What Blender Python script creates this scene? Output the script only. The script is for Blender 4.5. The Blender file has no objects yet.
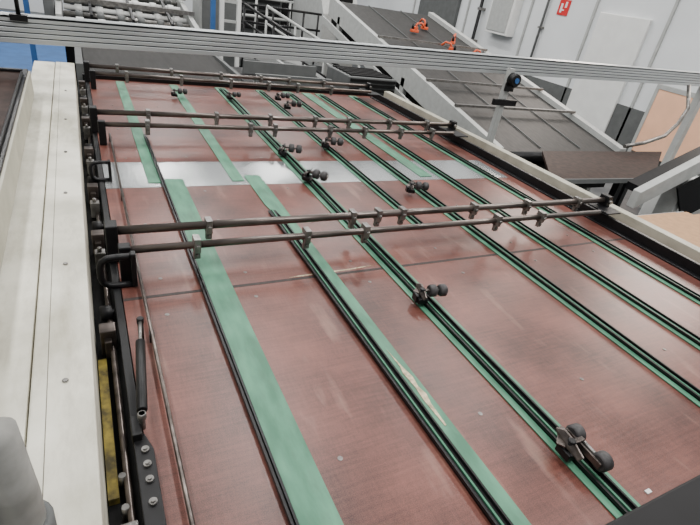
import bpy, bmesh, math, random
from mathutils import Vector, Matrix
random.seed(4)
D=bpy.data; COL=bpy.context.scene.collection
FZ=-0.95
# ------------------------------------------------------------ materials
def lin(c): return tuple(((v/255)/12.92 if v/255<=.04045 else (((v/255)+.055)/1.055)**2.4) for v in c)+(1,)
def mat(name,rgb,rough=.5,metal=0,var=.12,scale=30,bump=0.0,spec=.5,stretch=(1,1,1),rgb2=None,detail=6,grime=None):
    m=D.materials.new(name); m.use_nodes=True; nt=m.node_tree; b=nt.nodes['Principled BSDF']
    tc=nt.nodes.new('ShaderNodeTexCoord'); mp=nt.nodes.new('ShaderNodeMapping'); mp.inputs['Scale'].default_value=stretch
    no=nt.nodes.new('ShaderNodeTexNoise'); no.inputs['Scale'].default_value=scale; no.inputs['Detail'].default_value=detail
    cr=nt.nodes.new('ShaderNodeValToRGB'); c=lin(rgb)
    c1=tuple(max(0,v*(1-var)) for v in c[:3])+(1,); c2=lin(rgb2) if rgb2 else tuple(min(1,v*(1+var)) for v in c[:3])+(1,)
    cr.color_ramp.elements[0].color=c1; cr.color_ramp.elements[1].color=c2
    cr.color_ramp.elements[0].position=.35; cr.color_ramp.elements[1].position=.68
    L=nt.links.new
    L(tc.outputs['Object'],mp.inputs['Vector']); L(mp.outputs[0],no.inputs['Vector']); L(no.outputs['Fac'],cr.inputs[0])
    if grime:
        g=nt.nodes.new('ShaderNodeTexNoise'); g.inputs['Scale'].default_value=4; g.inputs['Detail'].default_value=10; g.inputs['Roughness'].default_value=.7
        mp2=nt.nodes.new('ShaderNodeMapping'); mp2.inputs['Scale'].default_value=(2.2,.6,1); L(tc.outputs['Object'],mp2.inputs[0]); L(mp2.outputs[0],g.inputs['Vector'])
        r=nt.nodes.new('ShaderNodeValToRGB'); r.color_ramp.elements[0].position=.5; r.color_ramp.elements[1].position=.75; r.color_ramp.elements[1].color=(.8,.8,.8,1)
        L(g.outputs['Fac'],r.inputs[0]); mx=nt.nodes.new('ShaderNodeMix'); mx.data_type='RGBA'; L(r.outputs[0],mx.inputs[0]); L(cr.outputs[0],mx.inputs[6]); mx.inputs[7].default_value=lin(grime); L(mx.outputs[2],b.inputs['Base Color'])
    else: L(cr.outputs[0],b.inputs['Base Color'])
    b.inputs['Roughness'].default_value=rough; b.inputs['Metallic'].default_value=metal; b.inputs['Specular IOR Level'].default_value=spec
    if bump:
        bp=nt.nodes.new('ShaderNodeBump'); bp.inputs['Strength'].default_value=bump; bp.inputs['Distance'].default_value=.002
        L(no.outputs['Fac'],bp.inputs['Height']); L(bp.outputs[0],b.inputs['Normal'])
    return m
def woodmat():
    m=D.materials.new('phenolic_plywood'); m.use_nodes=True; nt=m.node_tree; b=nt.nodes['Principled BSDF']; L=nt.links.new
    tc=nt.nodes.new('ShaderNodeTexCoord')
    def noise(scale,st,det=5):
        mp=nt.nodes.new('ShaderNodeMapping'); mp.inputs['Scale'].default_value=st
        n=nt.nodes.new('ShaderNodeTexNoise'); n.inputs['Scale'].default_value=scale; n.inputs['Detail'].default_value=det
        L(tc.outputs['Object'],mp.inputs[0]); L(mp.outputs[0],n.inputs['Vector']); return n
    big=noise(3.0,(1,1,1),8); st=noise(130,(1,.18,1)); st2=noise(110,(.08,1,1)); fine=noise(420,(1,1,1),3)
    def mix(a,bb,f):
        x=nt.nodes.new('ShaderNodeMix'); x.data_type='FLOAT'; x.inputs[0].default_value=f; L(a,x.inputs[2]); L(bb,x.inputs[3]); return x.outputs[0]
    s=mix(mix(st.outputs['Fac'],st2.outputs['Fac'],.6),fine.outputs['Fac'],.55)
    s2=mix(s,big.outputs['Fac'],.42)
    cr=nt.nodes.new('ShaderNodeValToRGB'); e=cr.color_ramp.elements
    e[0].position=.38; e[0].color=lin((52,28,24)); e[1].position=.62; e[1].color=lin((124,76,66))
    L(s2,cr.inputs[0]); 
    sc=noise(13,(1,.22,1),10); r2=nt.nodes.new('ShaderNodeValToRGB'); r2.color_ramp.elements[0].position=.60; r2.color_ramp.elements[1].position=.80; r2.color_ramp.elements[1].color=(.45,.45,.45,1)
    L(sc.outputs['Fac'],r2.inputs[0]); mx=nt.nodes.new('ShaderNodeMix'); mx.data_type='RGBA'; L(r2.outputs[0],mx.inputs[0]); L(cr.outputs[0],mx.inputs[6]); mx.inputs[7].default_value=lin((168,132,118))
    L(mx.outputs[2],b.inputs['Base Color'])
    rr=nt.nodes.new('ShaderNodeMapRange'); rr.inputs[3].default_value=.26; rr.inputs[4].default_value=.44; L(s2,rr.inputs[0]); L(rr.outputs[0],b.inputs['Roughness'])
    bp=nt.nodes.new('ShaderNodeBump'); bp.inputs['Strength'].default_value=.2; bp.inputs['Distance'].default_value=.001; L(s,bp.inputs['Height']); L(bp.outputs[0],b.inputs['Normal'])
    return m
WOOD=woodmat()
GREEN=mat('green_belt_fabric',(62,116,90),.6,0,.14,22,.1,rgb2=(84,140,112),stretch=(1,.3,1),grime=(66,92,76))
GREEN_E=mat('green_thin_belt',(52,108,82),.6,0,.15,40)
BLACK=mat('black_anodised',(17,17,19),.42,.2,.3,40,spec=.35)
BLACKD=mat('black_matte',(10,10,11),.7,0,.3,40,spec=.2)
STEELROD=mat('dark_grey_steel',(98,90,86),.3,.8,.45,25,stretch=(.2,1,1))
GREYST=mat('grey_zinc',(126,124,121),.34,.7,.3,30)
SHINY=mat('brushed_aluminium_sheet',(186,190,191),.27,.85,.2,2.5,.03,stretch=(1,.15,1),rgb2=(222,225,226))  # broad pale bands in the colour stand for reflections on the plate
CREAM=mat('cream_paint',(190,187,171),.5,0,.12,5,rgb2=(220,217,203),detail=11,grime=(144,138,118))
CREAM2=mat('cream_paint_dirty',(164,161,146),.5,0,.12,9,grime=(116,111,98))
SEAMB=mat('beam_seam_dark',(92,88,76),.6,0,.2,20)
ALU=mat('aluminium_profile',(184,188,189),.32,.5,.1,20,stretch=(.1,1,1))
ALUD=mat('aluminium_groove',(84,88,90),.5,.4,.1,20)
RUBBER=mat('black_rubber',(50,48,49),.6,0,.35,60)
YELLOW=mat('yellow_tape',(112,98,34),.7,0,.7,35,grime=(34,31,20))
DKBELT=mat('dark_grey_belt',(40,39,38),.7,0,.25,26,.2,spec=.2,stretch=(1,.15,1))
INBELT=mat('charcoal_textured_belt',(46,45,44),.58,0,.3,30,.3,spec=.3,stretch=(1,.3,1))
LGREY=mat('light_grey_paint',(164,166,164),.5,0,.08,14)
MGREY=mat('mid_grey_paint',(90,92,92),.6,0,.1,10,spec=.25)
WHITE=mat('white_wall_paint',(214,217,219),.7,0,.06,1.2)
WHITEP=mat('white_panel',(218,219,217),.5,0,.04,6)
FLOORM=mat('grey_concrete_floor',(80,84,88),.5,0,.15,2,rgb2=(100,104,106))
BLUE=mat('blue_paint',(42,90,146),.5,0,.15,6)
ORANGE=mat('orange_plastic',(206,82,40),.5,0,.1,30)
REDM=mat('red_sign',(196,26,30),.5,0,.04,20)
DKWOOD=mat('dark_brown_board',(40,28,24),.6,0,.2,20,rgb2=(54,39,34),spec=.12)
CARD=mat('cardboard',(170,132,96),.8,0,.1,20)
PINK=mat('salmon_board',(238,186,152),.7,0,.06,3)
WORN=mat('bare_worn_wood',(186,170,142),.8,0,.4,90)
SEAMM=mat('seam_filler',(42,34,32),.6,.2,.4,50)
COVER=mat('near_black_cover',(20,20,22),.6,0,.15,10,spec=.25)
# ------------------------------------------------------------ mesh builder
class MB:
    def __init__(s): s.bm=bmesh.new()
    def box(s,x0,x1,y0,y1,z0,z1,M=None):
        v=[s.bm.verts.new(Vector(p)) for p in [(x0,y0,z0),(x1,y0,z0),(x1,y1,z0),(x0,y1,z0),(x0,y0,z1),(x1,y0,z1),(x1,y1,z1),(x0,y1,z1)]]
        if M: 
            for q in v: q.co=M@q.co
        for f in [(0,3,2,1),(4,5,6,7),(0,1,5,4),(1,2,6,5),(2,3,7,6),(3,0,4,7)]: s.bm.faces.new([v[i] for i in f])
        return s
    def beam(s,p0,p1,w,h,up=(0,0,1)):
        p0=Vector(p0);p1=Vector(p1);d=(p1-p0);l=d.length;d.normalize();u=Vector(up);r=d.cross(u).normalized();u=r.cross(d)
        M=Matrix(((r.x,d.x,u.x,p0.x),(r.y,d.y,u.y,p0.y),(r.z,d.z,u.z,p0.z),(0,0,0,1)))
        return s.box(-w/2,w/2,0,l,-h/2,h/2,M)
    def cyl(s,p0,p1,r,seg=16,r2=None,bev=0):
        p0=Vector(p0);p1=Vector(p1);d=p1-p0;l=d.length;d.normalize();r2=r if r2 is None else r2
        a=Vector((0,0,1)) if abs(d.z)<.9 else Vector((1,0,0)); u=d.cross(a).normalized(); w=d.cross(u)
        st=[(0,r),(l,r2)] if not bev else [(0,r-bev),(bev,r),(l-bev,r2),(l,r2-bev)]
        rings=[]
        for t,rr in st: rings.append([s.bm.verts.new(p0+d*t+(u*math.cos(2*math.pi*i/seg)+w*math.sin(2*math.pi*i/seg))*rr) for i in range(seg)])
        for A,B in zip(rings,rings[1:]):
            for i in range(seg): 
                f=s.bm.faces.new([A[i],A[(i+1)%seg],B[(i+1)%seg],B[i]]); f.smooth=True
        s.bm.faces.new(rings[0][::-1]); s.bm.faces.new(rings[-1]); return s
    def tube(s,pts,r,seg=10):
        P=[Vector(p) for p in pts]; rings=[]; u=None
        for i,p in enumerate(P):
            d=(P[min(i+1,len(P)-1)]-P[max(i-1,0)]).normalized()
            if u is None: 
                a=Vector((0,0,1)) if abs(d.z)<.9 else Vector((1,0,0)); u=d.cross(a).normalized()
            u=(u-d*u.dot(d)).normalized(); w=d.cross(u)
            rings.append([s.bm.verts.new(p+(u*math.cos(2*math.pi*k/seg)+w*math.sin(2*math.pi*k/seg))*r) for k in range(seg)])
        for A,B in zip(rings,rings[1:]):
            for i in range(seg):
                f=s.bm.faces.new([A[i],A[(i+1)%seg],B[(i+1)%seg],B[i]]); f.smooth=True
        s.bm.faces.new(rings[0][::-1]); s.bm.faces.new(rings[-1]); return s
    def prism(s,poly,vec):
        a=[s.bm.verts.new(Vector(p)) for p in poly]; b=[s.bm.verts.new(Vector(p)+Vector(vec)) for p in poly]; n=len(a)
        s.bm.faces.new(a[::-1]); s.bm.faces.new(b)
        for i in range(n): s.bm.faces.new([a[i],a[(i+1)%n],b[(i+1)%n],b[i]])
        return s
    def obj(s,name,m,parent=None,bevel=0,label=None):
        bmesh.ops.recalc_face_normals(s.bm,faces=s.bm.faces)
        me=D.meshes.new(name); s.bm.to_mesh(me); s.bm.free(); me.materials.append(m)
        o=D.objects.new(name,me); COL.objects.link(o)
        if parent: o.parent=parent
        if bevel:
            b=o.modifiers.new('bevel','BEVEL'); b.width=bevel; b.segments=2; b.limit_method='ANGLE'
        if label: o['label']=label
        return o
    def split(s,name,m,parent=None,bevel=0):
        """one object for every connected piece"""
        s.bm.verts.ensure_lookup_table(); seen=set(); out=[]
        for v in s.bm.verts:
            if v in seen: continue
            comp=[];st=[v];seen.add(v)
            while st:
                q=st.pop(); comp.append(q)
                for e in q.link_edges:
                    w=e.other_vert(q)
                    if w not in seen: seen.add(w); st.append(w)
            nb=MB(); mp={q:nb.bm.verts.new(q.co) for q in comp}
            fs=set(f for q in comp for f in q.link_faces)
            for f in fs:
                nf=nb.bm.faces.new([mp[q] for q in f.verts]); nf.smooth=f.smooth
            out.append(nb.obj(name,m,parent,bevel))
        s.bm.free(); return out
def thing(name,label,cat,loc=(0,0,0),group=None):
    e=D.objects.new(name,None); e.empty_display_size=.05; e.location=loc; COL.objects.link(e)
    e['label']=label; e['category']=cat
    if group: e['group']=group
    return e
def top(o,label,cat,group=None):
    o['label']=label;o['category']=cat
    if group:o['group']=group
    return o
def struct(o): o['kind']='structure'; return o
# ------------------------------------------------------------ camera
cam=D.cameras.new('camera'); co=D.objects.new('camera',cam); COL.objects.link(co)
cam.sensor_width=36; cam.lens=36*485/700; cam.clip_start=.02
X=Vector((.887,.0996,-.451)).normalized(); Y=Vector((-.434,.511,-.742)); Y=(Y-X*Y.dot(X)).normalized(); Z=X.cross(Y)
co.matrix_world=Matrix(((X.x,X.y,X.z,0),(Y.x,Y.y,Y.z,0),(Z.x,Z.y,Z.z,1),(0,0,0,1)))
bpy.context.scene.camera=co
# ------------------------------------------------------------ room
struct(MB().box(-7,9,-2,16,FZ-.1,FZ).obj('floor',FLOORM))
struct(MB().box(7.5,7.65,-2,16,FZ,4.5).obj('wall_right',WHITE))
struct(MB().box(-7,7.5,16,16.15,FZ,4.5).obj('wall_back',WHITE))
t=MB()
for y in (4.9,6.2,7.6,9.4,11.5): t.box(7.47,7.5,y-.02,y+.02,FZ,4.5)
for o in t.split('trim_1',LGREY): struct(o)
struct(MB().box(7.47,7.5,2,15.9,FZ,.0).obj('baseboard_right',MGREY))
struct(MB().box(7.44,7.5,5.15,6.05,FZ,1.2).obj('door_1',WHITEP,bevel=.01))
struct(MB().box(7.42,7.5,9.7,11.2,FZ,1.5).obj('door_2',MGREY,bevel=.01))
pb=thing('salmon_board_panel','pale salmon board leaning flat on white wall','board')
MB().box(7.40,7.46,2.6,4.55,-.55,.36).obj('panel',PINK,pb)
MB().box(7.39,7.47,4.55,4.60,FZ,.42).box(7.39,7.47,2.6,4.55,.36,.42).obj('frame',LGREY,pb)
struct(MB().box(-2.5,.0,6.5,15.5,FZ,FZ+.006).obj('floor_marking',BLUE))
p=thing('wall_pipe','black pipe running down a white wall','pipe')
MB().tube([(7.4,8.9,3.5),(7.4,8.9,.15),(7.4,8.85,.08),(7.4,8.7,.05),(7.4,8.0,.05)],.035).obj('pipe',BLACK,p)
MB().box(7.36,7.5,8.85,8.95,.9,.95).box(7.36,7.5,8.85,8.95,.3,.35).split('bracket',GREYST,p)
for y in (7.2,):
    o=thing('wall_conduit','thin grey conduit pipe on white wall','pipe')
    MB().cyl((7.45,y,FZ+.3),(7.45,y,3.6),.022,10).obj('conduit',MGREY,o)
    for zz in (.2,.8,1.4): MB().box(7.43,7.5,y-.05,y+.05,zz,zz+.03).obj('clip',GREYST,o)
s=thing('fire_sign','small red square safety sign on white wall','sign')
MB().box(7.485,7.5,6.74,6.97,1.06,1.30).obj('sign_plate',REDM,s)
MB().box(7.480,7.486,6.88,6.92,1.10,1.24).box(7.480,7.486,6.79,6.83,1.18,1.27).box(7.480,7.486,6.83,6.88,1.13,1.15).obj('pictogram',WHITEP,s)
wc=thing('wall_cabinet','white wall-mounted electrical box on wall','cabinet')
MB().box(7.30,7.5,7.85,8.5,.55,1.5).obj('body',WHITEP,wc,.01); MB().box(7.285,7.30,7.9,8.45,.6,1.45).obj('door',LGREY,wc,.004)
# ------------------------------------------------------------ main table
T=thing('sheet_transport_table','long reddish-brown plywood machine table with cream side beams','machine table')
XL,XR,YN,YF=.045,2.79,-.25,4.55
MB().box(XL,XR,YN,1.420,-.03,0).obj('tabletop',WOOD,T)
MB().box(XL,XR,1.430,2.33,-.03,0).obj('tabletop',WOOD,T)
MB().box(XL,XR,2.67,YF,-.03,0).obj('tabletop',WOOD,T)
MB().box(XL,XR,1.416,1.431,-.03,.0006).obj('joint_strip',SEAMM,T)
MB().box(XL,2.56,2.331,2.669,-.03,.001).obj('transfer_plate',SHINY,T)
MB().box(2.561,XR,2.331,2.669,-.03,0).obj('tabletop',WOOD,T)
MB().box(0,2.74,YN,YF,-.16,-.031).obj('under_frame',BLACKD,T)
f=MB()
for x in (-.1,2.78):
    for y in (0,2.2,4.3): f.box(x-.05,x+.05,y-.05,y+.05,FZ,-.16)
f.split('leg',CREAM2,T)
MB().box(-.165,-.045,YN,4.35,-.16,.15).obj('side_beam',CREAM,T,.004)
MB().box(-.30,-.169,YN,4.35,-.16,.146).obj('side_beam',CREAM,T,.004)
MB().box(-.135,-.1335,YN,4.35,.15,.1506).obj('beam_seam',SEAMB,T)
MB().box(2.80,2.865,.0,4.55,-.16,.065).obj('side_beam',CREAM2,T,.004)
MB().box(2.866,2.89,.0,4.55,-.16,.045).obj('side_skirt',MGREY,T)
MB().box(2.64,2.665,.4,4.5,0.0,.06).box(2.61,2.70,.4,4.5,0.0,.010).obj('guide_rail',BLACK,T,.003)
MB().box(0,2.75,4.551,4.62,-.16,.03).obj('end_bar',BLACK,T)
MB().box(.80,2.59,-.249,.24,.001,.12).obj('end_cover',COVER,T,.006)
MB().box(1.17,1.188,.285,.295,.0005,.004).obj('paper_scrap',WHITEP,T)
def screw(loc,r,h,m,parent,name='screw'):
    return MB().cyl(loc,(loc[0],loc[1],loc[2]+h),r,12,bev=h*.3).obj(name,m,parent)
for y in (.42,.93,1.43,1.95,2.4,2.9,3.5): screw((-.1,y,.15),.0065,.005,GREYST,T)
base=MB().cyl((0,0,0),(0,0,.0015),.0068,16,bev=.0004).cyl((0,0,.0015),(0,0,.002),.0032,6).obj('screw',GREYST,T)
first=True
for y in (.66,1.33,1.52,1.95,2.28,2.74,3.25,3.8,4.3):
    for x in (.17,.47,.915,1.365,1.83,2.25,2.5):
        if (y==2.28 and x<.3) or (y<1 and x<.3): continue
        xx=x+random.uniform(-.01,.01); yy=y+random.uniform(-.02,.02)
        if first: o=base; first=False
        else: o=base.copy(); COL.objects.link(o)
        o.location=(xx,yy,0)
# left gap mechanics
MB().box(-.044,.044,YN,4.5,-.12,-.06).obj('gap_floor',BLACKD,T)
MB().box(.020,.042,YN,4.5,-.06,.004).obj('edge_rail',BLACK,T,.002)
MB().cyl((.0,-.2,-.03),(.0,4.4,-.03),.008,10).obj('drive_shaft',STEELROD,T)
for i,y in enumerate([.62,1.25,1.38,1.72,1.84,1.97,2.15,2.3,2.45,2.65,2.8,2.92,3.2,3.35,3.5,3.65,3.8,3.95,4.1,4.3]):
    k=i%3
    if k==0: MB().box(-.025,.010,y-.018,y+.018,-.05,.020).cyl((-.008,y,.020),(-.008,y,.036),.008,8).obj('shaft_bracket',GREYST,T,.003)
    elif k==1: MB().box(-.03,.012,y-.022,y+.022,-.05,.035).box(-.02,.0,y-.04,y+.04,-.05,.01).obj('shaft_bracket',STEELROD,T,.003)
    else: MB().cyl((-.025,y,-.01),(.010,y,-.01),.024,16,bev=.003).cyl((.0,y,-.01),(.016,y,-.01),.010,10).obj('pulley',BLACK,T)
MB().box(-.042,-.020,.74,1.20,-.06,-.040).obj('warning_tape',YELLOW,T)
for y in (.55,.7,.78): MB().cyl((-.01,y,-.055),(-.01,y,-.02),.008,8).obj('bolt',GREYST,T)
th=thing('guide_rod','thin dark steel rod along table edge','rod')
MB().cyl((.105,-.15,.03),(.105,3.05,.03),.0055,10).obj('rod',STEELROD,th)
for y in (.3,1.2,2.2,3.0): MB().box(.098,.112,y-.012,y+.012,0.001,.03).obj('standoff',BLACK,th)
bp=thing('bolted_bracket','black steel mounting plate with row of bolts','bracket')
MB().prism([(.020,.50,.006),(.060,.50,.006),(.060,.80,.006),(.045,.85,.006),(.020,.83,.006)],(0,0,.012)).obj('plate',BLACK,bp,.002)
for y in (.80,.76,.72,.665,.60): MB().cyl((.042,y,.018),(.042,y,.024),.0085,12).cyl((.042,y,.024),(.042,y,.028),.005,6).obj('bolt',GREYST,bp)
MB().box(.018,.04,.83,.89,.006,.04).obj('lug',BLACK,bp,.003)
g=thing('gas_spring','long black gas spring strut with metal end joints','gas spring')
MB().cyl((.046,.88,.06),(.068,1.12,.070),.0125,18,bev=.002).obj('cylinder',BLACK,g)
MB().cyl((.068,1.12,.070),(.077,1.21,.073),.0048,12).obj('piston_rod',GREYST,g)
MB().cyl((.077,1.21,.003),(.077,1.21,.08),.008,12).cyl((.077,1.21,.062),(.077,1.21,.082),.010,12,bev=.002).obj('ball_joint',BLACK,g)
MB().cyl((.044,.864,.02),(.044,.864,.07),.007,12).cyl((.044,.864,.05),(.044,.864,.070),.010,12,bev=.002).obj('ball_joint',GREYST,g)
def handle(y,s,label):
    h=thing('pull_handle',label,'handle',(0,y,0))
    P=[(.088,0,.118),(.04,0,.118),(.012,0,.116),(-.006,0,.104),(-.012,0,.085),(-.012,0,.045),(-.006,0,.024),(.012,0,.012),(.04,0,.010),(.088,0,.010)]
    MB().tube([(a*s,b,c*s) for a,b,c in P],.011*s,12).obj('grip',BLACK,h)
    MB().box(.080*s,.096*s,-.015,.015,.004,.13*s).obj('mount',BLACK,h,.003)
handle(1.50,1,'black bow-shaped pull handle beside front crossbar mount')
handle(2.42,.8,'small black pull handle beside shiny steel plate')
# ------------------------------------------------------------ belts
def belt(x0,x1,y0,y1,label,z=.004,m=GREEN):
    return top(MB().box(x0,x1,y0,y1,z-.003,z).obj('conveyor_belt',m),label,'conveyor belt','green belts on the table')
WB='wide green flat conveyor belt on reddish-brown table'; NB='narrow green conveyor belt beneath black guide channel'
belt(.308,.400,-.2,2.42,WB,.005); belt(.234,.296,2.38,4.5,WB,.005)
top(MB().prism([(x,y,.002) for x,y in [(.755,-.2),(.806,-.2),(.810,2.45),(.725,2.45),(.725,2.08),(.755,1.85)]],(0,0,.003)).obj('conveyor_belt',GREEN),'green conveyor belt edge with frayed worn patch','conveyor belt','green belts on the table')
belt(.645,.71,2.38,4.5,WB,.005)
belt(1.025,1.118,-.2,4.5,NB,.005)
belt(1.658,1.745,-.2,4.5,NB,.005); belt(1.85,1.94,2.38,4.5,WB,.005)
belt(1.988,2.075,-.2,4.5,NB,.005); belt(2.356,2.442,-.2,4.5,NB,.005)
belt(1.396,1.464,1.75,4.5,NB,.005)
pts=[(.780,.64),(.786,.64),(.789,.72),(.797,.755),(.790,.79),(.796,.83),(.787,.88),(.779,.96),(.780,.88),(.774,.85),(.779,.79),(.775,.74)]
top(MB().prism([(x,y,.0052) for x,y in pts],(0,0,.0015)).obj('worn_strip',WORN),'pale bare frayed patch on green belt','wear patch')
pts=[(.62,1.437),(.68,1.436),(.74,1.440),(.82,1.439),(.93,1.445),(1.0,1.454),(.93,1.451),(.86,1.446),(.80,1.447),(.74,1.444),(.66,1.442)]
top(MB().prism([(x,y,.0002) for x,y in pts],(0,0,.0012)).obj('chipped_edge',WORN),'pale chipped wood sliver along table joint','wear patch')
def channel(x,w,y0,y1,label='black slotted guide channel running along table'):
    c=thing('guide_channel',label,'guide channel',(x,y0,0.006),'guide channels on the table')
    L=y1-y0; h=.013
    m=MB()
    for sx in (-1,1):
        a,b=sorted((sx*w/2,sx*(w/2-.006)))
        m.prism([(a,0,0),(a,L,0),(a,L-.10,h),(a,.03,h)],(b-a,0,0))
    m.box(-w/2,w/2,0,L,0,.003)
    m.obj('channel_rail',BLACK,c)
    if w>.03: MB().box(-w*.07,w*.07,0,L,.003,.008).obj('belt_insert',GREEN_E,c)
    return c
CH=[(.299,.016,-.2,3.12),(.735,.040,-.2,2.0),(1.07,.044,-.2,4.45),(1.70,.040,-.2,4.45),(2.03,.040,-.2,4.45),(2.40,.036,-.2,4.45),(1.43,.032,1.72,4.45)]
for c in CH: channel(*c)
# ------------------------------------------------------------ crossbars
def crossbar(yr,yf,x1r,x1f,clr,clf,label):
    c=thing('crossbar',label,'crossbar',(0,yr,0),'crossbars over the table')
    MB().cyl((.03,0,.12),(x1r,0,.12),.0160,16).cyl((.03,0,.12),(.05,0,.12),.022,12).obj('rod',STEELROD,c)
    MB().cyl((.05,yf-yr,.115),(x1f,yf-yr,.115),.0135,16).obj('rod',STEELROD,c)
    MB().box(.015,.055,-.03,.03,.006,.15).box(.048,.085,yf-yr-.02,yf-yr+.02,0.002,.135).split('end_block',BLACK,c,.004)
    MB().box(x1r-.02,x1r+.02,-.03,.03,.08,.15).box(x1r-.10,x1r+.02,yf-yr+.02,.03,.078,.088).obj('end_plate',BLACK,c,.004)
    MB().cyl((x1r+.0,-.03,.12),(x1r+.0,-.045,.12),.012,8).obj('end_bolt',GREYST,c)
    for xs,y,r in ((clr,0,.015),(clf,yf-yr,.0125)):
        for x in xs:
            MB().box(x-.012,x+.012,y-.022,y+.022,.09,.145).box(x-.012,x+.012,y-.012,y+.006,.062,.10).cyl((x,y-.022,.118),(x,y-.032,.118),.008,8).cyl((x,y-.012,.078),(x,y-.020,.078),.006,8).obj('clamp',GREYST,c,.002)
    return c
crossbar(1.68,1.545,2.70,2.48,[.37,.99,1.12,1.25,1.68,2.05,2.45],[.30,.72,.985,1.72,2.02],'pair of brown steel bars with clamps spanning table')
crossbar(3.17,2.95,2.66,2.50,[.33,.74,1.1,1.43,1.7,2.05,2.4],[.30,.9,1.06,1.45,1.72,2.02,2.3],'pair of thin steel bars with clamps near steel plate')
crossbar(4.45,4.22,2.55,2.45,[.25,.66,1.07,1.43,1.7,2.05],[.3,.7,1.1,1.43,1.7,2.03],'pair of dark steel bars at feeding end of table')
# ------------------------------------------------------------ roller carriages
def carriage(loc,rot,label,scale=1,side=False):
    c=thing('roller_carriage',label,'roller carriage',loc,'rubber roller carriages on channels')
    c.rotation_euler=(0,0,rot); c.scale=(scale,)*3
    if not side:
        MB().box(-.022,.022,-.03,.03,0,.022).box(-.03,-.018,-.02,.02,.0,.034).obj('clamp_block',BLACK,c,.003)
    else:
        MB().box(-.018,.018,-.024,.024,0,.024).obj('clamp_block',BLACK,c,.003)
    MB().prism([(-.012,-.045,.03),(-.005,-.05,.045),(.004,.0,.055),(.004,.035,.06),(-.006,.055,.048),(-.012,.03,.03)],(.006,0,0)).beam((0,0,.045),(.045 if side else .035,0,.05),.014,.008).obj('lever_arm',STEELROD,c,.002)
    MB().prism([(-.03,.02,.03),(.02,.06,.038),(.03,.05,.038),(-.015,.0,.03)],(0,0,.005)).obj('wing_plate',STEELROD,c,.001)
    MB().cyl((0,0,.02),(0,0,.05),.008,10).cyl((0,0,.05),(0,0,.058),.012,12,bev=.003).obj('knob',BLACK,c)
    if side:
        MB().cyl((.052,.045,.036),(.052,-.070,.036),.006,10).obj('axle',GREYST,c)
        for y in (.028,-.068): MB().cyl((.034,y,.036),(.070,y,.036),.026,24,bev=.006).obj('roller',RUBBER,c)
        for y in (.028,-.068): MB().cyl((.0702,y,.036),(.074,y,.036),.010,14).obj('hub',BLACKD,c)
        MB().beam((.03,.045,.036),(.03,-.08,.036),.006,.02).obj('side_arm',STEELROD,c,.001)
    else:
        MB().cyl((.0,-.0,.045),(.110,-.0,.045),.006,10).obj('axle',GREYST,c)
        for x in (.03,.076): MB().cyl((x,0,.045),(x+.034,0,.045),.026,24,bev=.006).obj('roller',RUBBER,c)
        MB().cyl((.1105,0,.045),(.114,0,.045),.012,14).obj('hub',GREYST,c)
    return c
LC='black rubber roller carriage clamped on guide channel'
z=.021
carriage((1.030,.445,z),-.05,'large black roller carriage with two rubber wheels',.95,True)
carriage((1.035,1.16,z),-.15,LC,.90)
for (x,y,r,s) in [(1.05,2.74,-.4,1),(1.05,2.33,-.8,1),(1.40,2.88,-.3,1),(1.60,2.12,-.3,.9),(1.47,3.83,-.2,1),(.62,4.05,0,.85),(1.48,4.10,0,.9),(1.05,4.05,.1,.8)]:
    carriage((x,y,z),r,LC,s)
# ------------------------------------------------------------ gantry beam
G=thing('gantry_beam','ribbed aluminium profile beam spanning above table on post','beam')
a=Vector((-.62,3.4,.488)); b=Vector((6.6,3.4,.680)); d=(b-a).normalized(); n=Vector((0,1,0)); u=n.cross(d)*-1
if u.z<0:u=-u
def gb(m,y0,y1,z0,z1):
    M=Matrix(((d.x,n.x,u.x,a.x),(d.y,n.y,u.y,a.y),(d.z,n.z,u.z,a.z),(0,0,0,1)))
    m.box(0,(b-a).length,y0,y1,z0,z1,M)
m=MB(); gb(m,-.044,.045,-.066,.056); m.obj('profile_core',ALUD,G)
m=MB()
for z0,hh in ((-.070,.026),(-.038,.020),(-.012,.020),(.014,.018),(.038,.030)): gb(m,-.054,-.040,z0,z0+hh)
for y0,w_ in ((-.054,.024),(-.024,.030),(.012,.038)): gb(m,y0,y0+w_,.054,.068)
m.obj('profile_ribs',ALU,G,.002)
MB().box(3.20,3.25,3.26,3.31,FZ,.58).obj('post',LGREY,G,.003)
MB().box(3.10,3.36,3.24,3.27,.28,.33).box(3.18,3.27,3.235,3.258,.40,.47).obj('post_clamp',BLACK,G,.003)
MB().cyl((3.22,3.25,.50),(3.22,3.18,.50),.055,20,bev=.008).obj('sensor_body',BLACK,G)
MB().cyl((3.22,3.18,.50),(3.22,3.172,.50),.022,16).obj('sensor_lens',BLUE,G)
MB().box(-.55,-.47,3.37,3.44,FZ,.42).obj('post',LGREY,G,.003)
MB().box(6.3,6.38,3.36,3.44,FZ,.60).obj('post',LGREY,G,.003)
MB().cyl((-.27,3.36,.54),(-.27,3.36,.95),.011,10).obj('marker_rod',BLACK,G)
MB().box(-.31,-.23,3.33,3.39,.54,.57).obj('rod_clamp',BLACK,G)
top(MB().tube([(5.9,3.33,.60),(5.86,3.2,.38),(5.72,3.15,.22),(5.5,3.1,.10),(5.2,3.1,.02),(4.9,3.1,-.02)],.020).obj('cable_hose',GREYST),'dark curved hose hanging from aluminium beam','hose')
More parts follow.
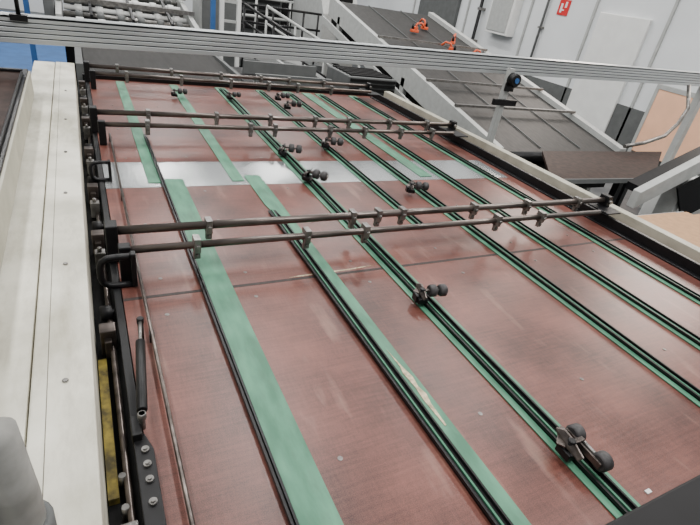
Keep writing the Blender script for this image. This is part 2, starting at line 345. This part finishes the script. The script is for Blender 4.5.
# ------------------------------------------------------------ left neighbour machine
N=thing('side_table','dark board topped machine table with black frame and cream edge','machine table')
MB().box(-1.3,-.29,1.0,3.30,.22,.285).obj('board_top',DKWOOD,N)
MB().box(-.29,-.265,1.0,3.33,.20,.30).box(-1.3,-.29,3.30,3.33,.20,.30).obj('frame_edge',BLACK,N,.004)
MB().box(-.265,-.255,1.0,3.33,.16,.29).obj('trim_edge',CREAM2,N)
MB().cyl((-.285,1.0,.31),(-.285,3.2,.31),.006,10).obj('rail',BLACK,N)
MB().box(-1.2,-.45,1.2,3.2,FZ,.22).obj('body',LGREY,N)
K=thing('hand_rail','grey tubular handrail with clamp close beside cream beam','handrail')
MB().tube([(-.35,.30,-.9),(-.20,.30,.0),(-.19,.32,.45),(-.17,.36,.56),(-.135,.39,.60),(-.11,.395,.585),(-.105,.39,.50),(-.105,.38,.17)],.024,20).obj('rail_tube',mat('grey_worn_paint',(128,128,124),.45,0,.2,20,rgb2=(152,152,148)),K)
MB().cyl((-.105,.387,.40),(-.105,.389,.46),.031,20,bev=.004).obj('collar',MGREY,K)
# ------------------------------------------------------------ feeding conveyor
F=thing('feed_conveyor','dark grey ribbed feeding conveyor behind plywood table','conveyor')
MB().prism([(.02,4.66,-.04),(.02,6.85,.02),(.02,6.85,.10),(.02,4.66,.04)],(1.25,0,0)).obj('belt',DKBELT,F)
MB().box(-.04,.015,4.66,6.9,-.12,.09).box(1.275,1.31,4.66,6.9,-.12,.09).split('side_frame',MGREY,F,.004)
MB().box(0,1.27,4.7,6.8,-.5,-.05).obj('base',MGREY,F)
MB().box(0,.08,4.7,4.8,FZ,-.5).box(1.12,1.2,4.7,4.8,FZ,-.5).box(0,.08,6.7,6.8,FZ,-.5).box(1.12,1.2,6.7,6.8,FZ,-.5).split('leg',LGREY,F)
R=thing('roller_feeder','multi-roller feeder unit with white sheets at conveyor end','feeder')
for i in range(8):
    y=7.02+i*.24; zz=.10+i*.042
    MB().cyl((-.12,y,zz),(1.32,y,zz),.030,14).obj('roller',GREYST if i%2 else WHITEP,R)
    m=MB()
    for k in range(6): m.cyl((.0+k*.23,y,zz),(.08+k*.23,y,zz),.045,14)
    m.split('roller_sleeve',MGREY if i%2 else WHITEP,R)
    MB().box(-.05,1.25,y+.06,y+.19,zz-.05,zz-.01).obj('spacer_bar',BLACKD,R)
MB().prism([(-.2,6.95,-.1),(-.2,8.8,.2),(-.2,8.8,.46),(-.2,6.95,.16)],(.06,0,0)).prism([(1.34,6.95,-.1),(1.34,8.8,.2),(1.34,8.8,.46),(1.34,6.95,.16)],(.06,0,0)).split('side_plate',LGREY,R)
m=MB()
for x in (.15,.6,1.05): m.prism([(x,6.95,.15),(x,8.8,.48),(x,8.8,.52),(x,6.95,.19)],(.03,0,0))
m.split('hold_down_bar',BLACK,R)
MB().box(-.2,1.42,7.45,7.51,.26,.31).box(-.2,1.42,8.1,8.16,.38,.43).split('cross_bar',GREYST,R)
MB().box(-.32,-.21,7.2,7.6,-.05,.30).obj('drive_cover',MGREY,R,.01)
MB().box(-.15,1.35,7.1,8.7,FZ,.0).obj('base',BLACKD,R)
MB().box(-.1,1.3,8.95,9.05,FZ,.75).obj('back_cover',WHITEP,R)
for i,(x,y) in enumerate([(-.5,7.4),(1.55,6.95),(4.7,10.5)]):
    o=thing('support_post','slim blue painted steel support post standing on floor','post',(x,y,FZ))
    MB().box(-.028,.028,-.028,.028,.02,2.6).obj('column',BLUE,o); MB().box(-.08,.08,-.08,.08,0,.02).obj('foot_plate',BLUE,o)
U=thing('upright_frame','white tubular upright guard frame behind table','frame')
for x in (1.68,1.90): MB().box(x-.025,x+.025,7.0,7.05,FZ,1.0).obj('post',WHITEP,U)
for zz in (.05,.28,.51,.74): MB().box(1.705,1.875,7.01,7.04,zz,zz+.03).obj('rung',LGREY,U)
MCH=thing('control_cabinet','light grey metal control cabinet with door panels','cabinet')
MB().box(1.55,2.1,7.75,8.3,FZ,.55).obj('body',LGREY,MCH,.01)
MB().box(1.58,1.81,7.735,7.75,-.6,.5).box(1.84,2.07,7.735,7.75,-.6,.5).split('door',MGREY,MCH,.004)
# railing
RL=thing('safety_railing','black tubular safety railing with posts along walkway','railing')
m=MB()
for zz in (.46,.22,-.05): m.cyl((2.2,8,zz),(3.5,8,zz),.018,10)
m.split('rail',BLACK,RL)
m=MB(); m.cyl((2.2,9.3,.5),(3.5,9.3,.5),.022,10).cyl((2.2,9.3,.2),(3.5,9.3,.2),.022,10); m.split('rail',LGREY,RL)
for i in range(6):
    MB().cyl((2.2+i*.25,8,-.30),(2.2+i*.25,8,.46),.016,10).obj('post',BLACK,RL)
for i in range(3):
    MB().cyl((2.2+i*.62,9.3,-.30),(2.2+i*.62,9.3,.5),.022,10).obj('post',LGREY,RL)
MB().box(2.15,3.6,7.9,9.4,-.40,-.30).obj('walkway_deck',MGREY,RL)
MB().box(2.2,3.55,8.1,9.3,FZ,-.40).obj('walkway_base',DKBELT,RL)
# diagonal stair descending towards inclined conveyor
S=thing('access_stair','sloping steel stair with pale handrails and stringers','stair')
P0=Vector((2.45,7.55,0)); P1=Vector((3.24,6.0,0))
def sp(t,off,z0,z1): q=P0.lerp(P1,t); return Vector((q.x-off*.85,q.y-off*.43,z0+(z1-z0)*t))
MB().beam(sp(0,0,0,0)+Vector((0,0,.02)),sp(1,0,0,0)+Vector((0,0,-.42)),.05,.15).obj('stringer',WHITEP,S)
MB().beam(sp(0,.45,0,0)+Vector((0,0,.02)),sp(1,.45,0,0)+Vector((0,0,-.42)),.05,.15).obj('stringer',LGREY,S)
for k in range(7):
    t=(k+.5)/7; A_=sp(t,.03,.0,-.44); B_=sp(t,.42,.0,-.44); MB().beam(A_,B_,.17,.025).obj('step',MGREY,S)
for off,mm in ((0,LGREY),(.45,BLACK)):
    MB().cyl(sp(0,off,.50,.50),sp(1,off,.06,.06),.020).obj('handrail',mm,S)
    MB().cyl(sp(0,off,.28,.28),sp(1,off,-.16,-.16),.014).obj('handrail',mm,S)
    for t in (0,.33,.66,1): 
        q=sp(t,off,.50,.06); MB().cyl((q.x,q.y,FZ),(q.x,q.y,q.z),.016).obj('baluster',mm,S)
M2=thing('grey_machine_housing','large light grey machine housing with dark slatted panels','machine')
MB().box(2.4,3.6,10.2,11.8,FZ,1.0).box(3.9,5.4,11.6,12.6,FZ,.8).split('housing',MGREY,M2,.02)
m=MB()
for k in range(9): m.box(2.45,3.55,10.15,10.2,-.1+k*.12,-.03+k*.12)
m.box(4.1,4.8,11.57,11.6,-.1,.6).box(4.9,5.3,11.57,11.6,.2,.7); m.split('vent',BLACKD,M2)
M3=thing('white_machine_cover','white sheet metal machine cover with black window','machine')
MB().prism([(3.75,8.5,FZ),(3.75,10.0,FZ),(3.75,10.0,1.15),(3.75,9.0,1.15),(3.75,8.5,.45)],(.7,0,0)).obj('cover',LGREY,M3,.01)
MB().beam((3.85,8.66,.70),(4.35,8.66,.70),.02,.3).obj('window',BLACKD,M3)
LV=thing('louvred_cabinet','dark slatted motor cabinet behind table','cabinet')
MB().box(2.60,3.22,5.0,5.6,FZ,.10).obj('body',MGREY,LV,.01)
m=MB()
for k in range(8): m.box(2.62,3.20,4.98,5.0,.055-k*.05,.083-k*.05)
for k in range(6): m.box(2.64,3.18,5.04+k*.09,5.09+k*.09,.10,.115)
m.split('louvre',BLACKD,LV)
SB=thing('low_gear_cabinet','dark low machine cabinet behind table end','cabinet')
MB().box(1.45,2.5,4.9,5.8,FZ,-.04).obj('body',BLACK,SB,.01); MB().box(1.6,2.25,4.885,4.9,-.5,-.09).obj('door',BLACKD,SB)
MB().box(1.55,2.4,5.0,5.04,-.04,.05).box(1.55,2.4,5.45,5.49,-.04,.09).split('cover_flange',MGREY,SB)
# ------------------------------------------------------------ inclined conveyor
C=thing('inclined_conveyor','wide inclined conveyor with dark belt and light grey frame','conveyor')
x0,x1=3.50,5.25
A=Vector((0,3.35,-.19)); B=Vector((0,7.6,.70))
def zc(y): return A.z+(y-A.y)/(B.y-A.y)*(B.z-A.z)
def pr(xa,xb,o0,o1,name,mt,bev=0):
    return MB().prism([(xa,A.y,A.z+o0),(xa,B.y,B.z+o0),(xa,B.y,B.z+o1),(xa,A.y,A.z+o1)],(xb-xa,0,0)).obj(name,mt,C,bev)
pr(x0,x1,-.06,0,'belt',INBELT); pr(x0-.07,x0,-.20,.06,'side_frame',LGREY,.004); pr(x1,x1+.10,-.16,.06,'side_frame',LGREY,.004)
pr(x0-.16,x0-.13,-.32,-.22,'lower_brace',LGREY,.004)
m=MB()
for y in (4.15,4.75,6.0): m.box(x0-.05,x1+.05,y-.018,y+.018,zc(y)+.065,zc(y)+.09)
m.split('cross_member',GREYST,C)
m=MB()
for x in (x0+.6,x0+1.2): m.prism([(x,A.y+.1,A.z+.025),(x,B.y,B.z+.005),(x,B.y,B.z+.015),(x,A.y+.1,A.z+.035)],(.010,0,0))
m.split('guide_strip',MGREY,C)
m=MB()
for y in (3.6,5.2,7.2): m.box(x0-.07,x0-.01,y-.04,y+.04,FZ,zc(y)-.1).box(x1+.02,x1+.09,y-.04,y+.04,FZ,zc(y)-.1)
m.split('leg',LGREY,C)
MB().cyl((x0,3.35,-.22),(x1,3.35,-.22),.05,20).obj('end_roller',BLACK,C)
pr(x0,x1,-.40,-.12,'under_cover',BLACKD)
for i,(x,y) in enumerate([(4.35,6.55),(4.85,6.25),(4.65,6.75),(4.55,5.85),(4.95,5.7)]):
    o=thing('orange_clamp','orange plastic clamp with handle on inclined conveyor','clamp',(x,y,zc(y)+.022))
    o.rotation_euler=(0,0,i*.8)
    MB().box(-.06,.06,-.03,.03,0,.04).box(-.02,.04,-.025,.025,.04,.08).obj('body',ORANGE,o,.008); MB().tube([(.0,0,.06),(.03,0,.12),(.10,0,.13),(.15,0,.08)],.014).obj('lever',ORANGE,o); MB().cyl((-.04,0,.04),(-.04,0,.11),.016).obj('knob',BLACK,o)
# dark table & cardboard
W=thing('work_table','dark brown board work table beside inclined conveyor','table')
MB().prism([(3.22,2.50,-.12),(4.5,2.45,-.12),(5.7,3.16,-.12),(3.8,3.16,-.12)],(0,0,.025)).obj('tabletop',DKWOOD,W)
MB().prism([(3.22,2.49,-.13),(4.5,2.44,-.13),(4.5,2.45,-.095),(3.22,2.50,-.095)],(0,-.012,0)).obj('edge_strip',MGREY,W)
MB().box(3.6,3.66,2.62,2.68,FZ,-.12).box(4.9,4.96,2.9,2.96,FZ,-.12).box(4.2,4.26,2.55,2.61,FZ,-.12).split('leg',BLACK,W)
P=thing('pallet_table','low grey stand holding flat sheets','stand')
MB().box(3.05,4.3,1.0,2.0,-.24,-.20).obj('shelf',LGREY,P); MB().box(3.15,4.2,1.1,1.95,FZ,-.24).obj('base',DKBELT,P)
for i in range(6):
    o=MB().box(3.1+random.uniform(0,.12),4.05+random.uniform(-.05,.08),1.05+random.uniform(-.02,.04),1.92-i*.02+random.uniform(-.05,.05),-.199+i*.016,-.186+i*.016).obj('cardboard_sheet',CARD if i not in (1,3) else WHITEP)
    top(o,'flat brown cardboard sheet in a stack' if i not in (1,3) else 'white cardboard sheet in a stack','cardboard','cardboard sheets in a stack')
V=thing('discharge_conveyor','light grey sloping discharge conveyor with black belt','conveyor')
MB().prism([(3.85,2.14,-.22),(5.9,2.14,.62),(5.9,2.14,.78),(3.85,2.14,-.08)],(0,.07,0)).obj('side_frame',LGREY,V,.004)
MB().prism([(4.0,2.211,-.14),(5.9,2.211,.60),(5.9,2.211,.66),(4.0,2.211,-.08)],(0,.16,0)).obj('belt',BLACK,V)
MB().prism([(4.3,2.12,-.05),(5.9,2.12,.55),(5.9,2.12,.15),(4.6,2.12,-.35)],(0,.018,0)).obj('guard_plate',BLACKD,V)
MB().box(5.3,5.4,2.15,2.3,FZ,.3).box(4.45,4.52,2.15,2.3,FZ,-.0).split('leg',LGREY,V)
WM=thing('white_machine_box','white low machine housing beside sloping conveyor','machine')
MB().box(6.0,6.9,2.0,3.25,FZ,-.30).obj('body',WHITEP,WM,.01); MB().box(5.985,6.0,2.2,3.1,-.75,-.4).obj('door',LGREY,WM,.004)
MB().box(6.2,6.5,2.8,3.1,-.3,-.05).obj('control_box',MGREY,WM,.01)
# ------------------------------------------------------------ lights
wd=D.worlds.new('world'); bpy.context.scene.world=wd; wd.use_nodes=True
bg=wd.node_tree.nodes['Background']; bg.inputs[0].default_value=(.96,.98,1,1); bg.inputs[1].default_value=.40
def area(loc,sx,sy,e,rot=(0,0,0),c=(1,.98,.95)):
    l=D.lights.new('ceiling_or_sheen_lamp','AREA'); l.shape='RECTANGLE'; l.size=sx; l.size_y=sy; l.energy=e; l.color=c
    o=D.objects.new('ceiling_or_sheen_lamp',l); COL.objects.link(o); o.location=loc; o.rotation_euler=rot
for x in (-1.5,1.5,4.5):
    for y in (0,4,8,12): area((x,y,4.2),.35,2.6,118)
for y in (3.2,6.2): area((7.35,y,2.2),1.1,1.4,85,(0,math.radians(80),0),(1,.88,.78))  # warm window-like lamps added at the right wall to give the tabletop sheen
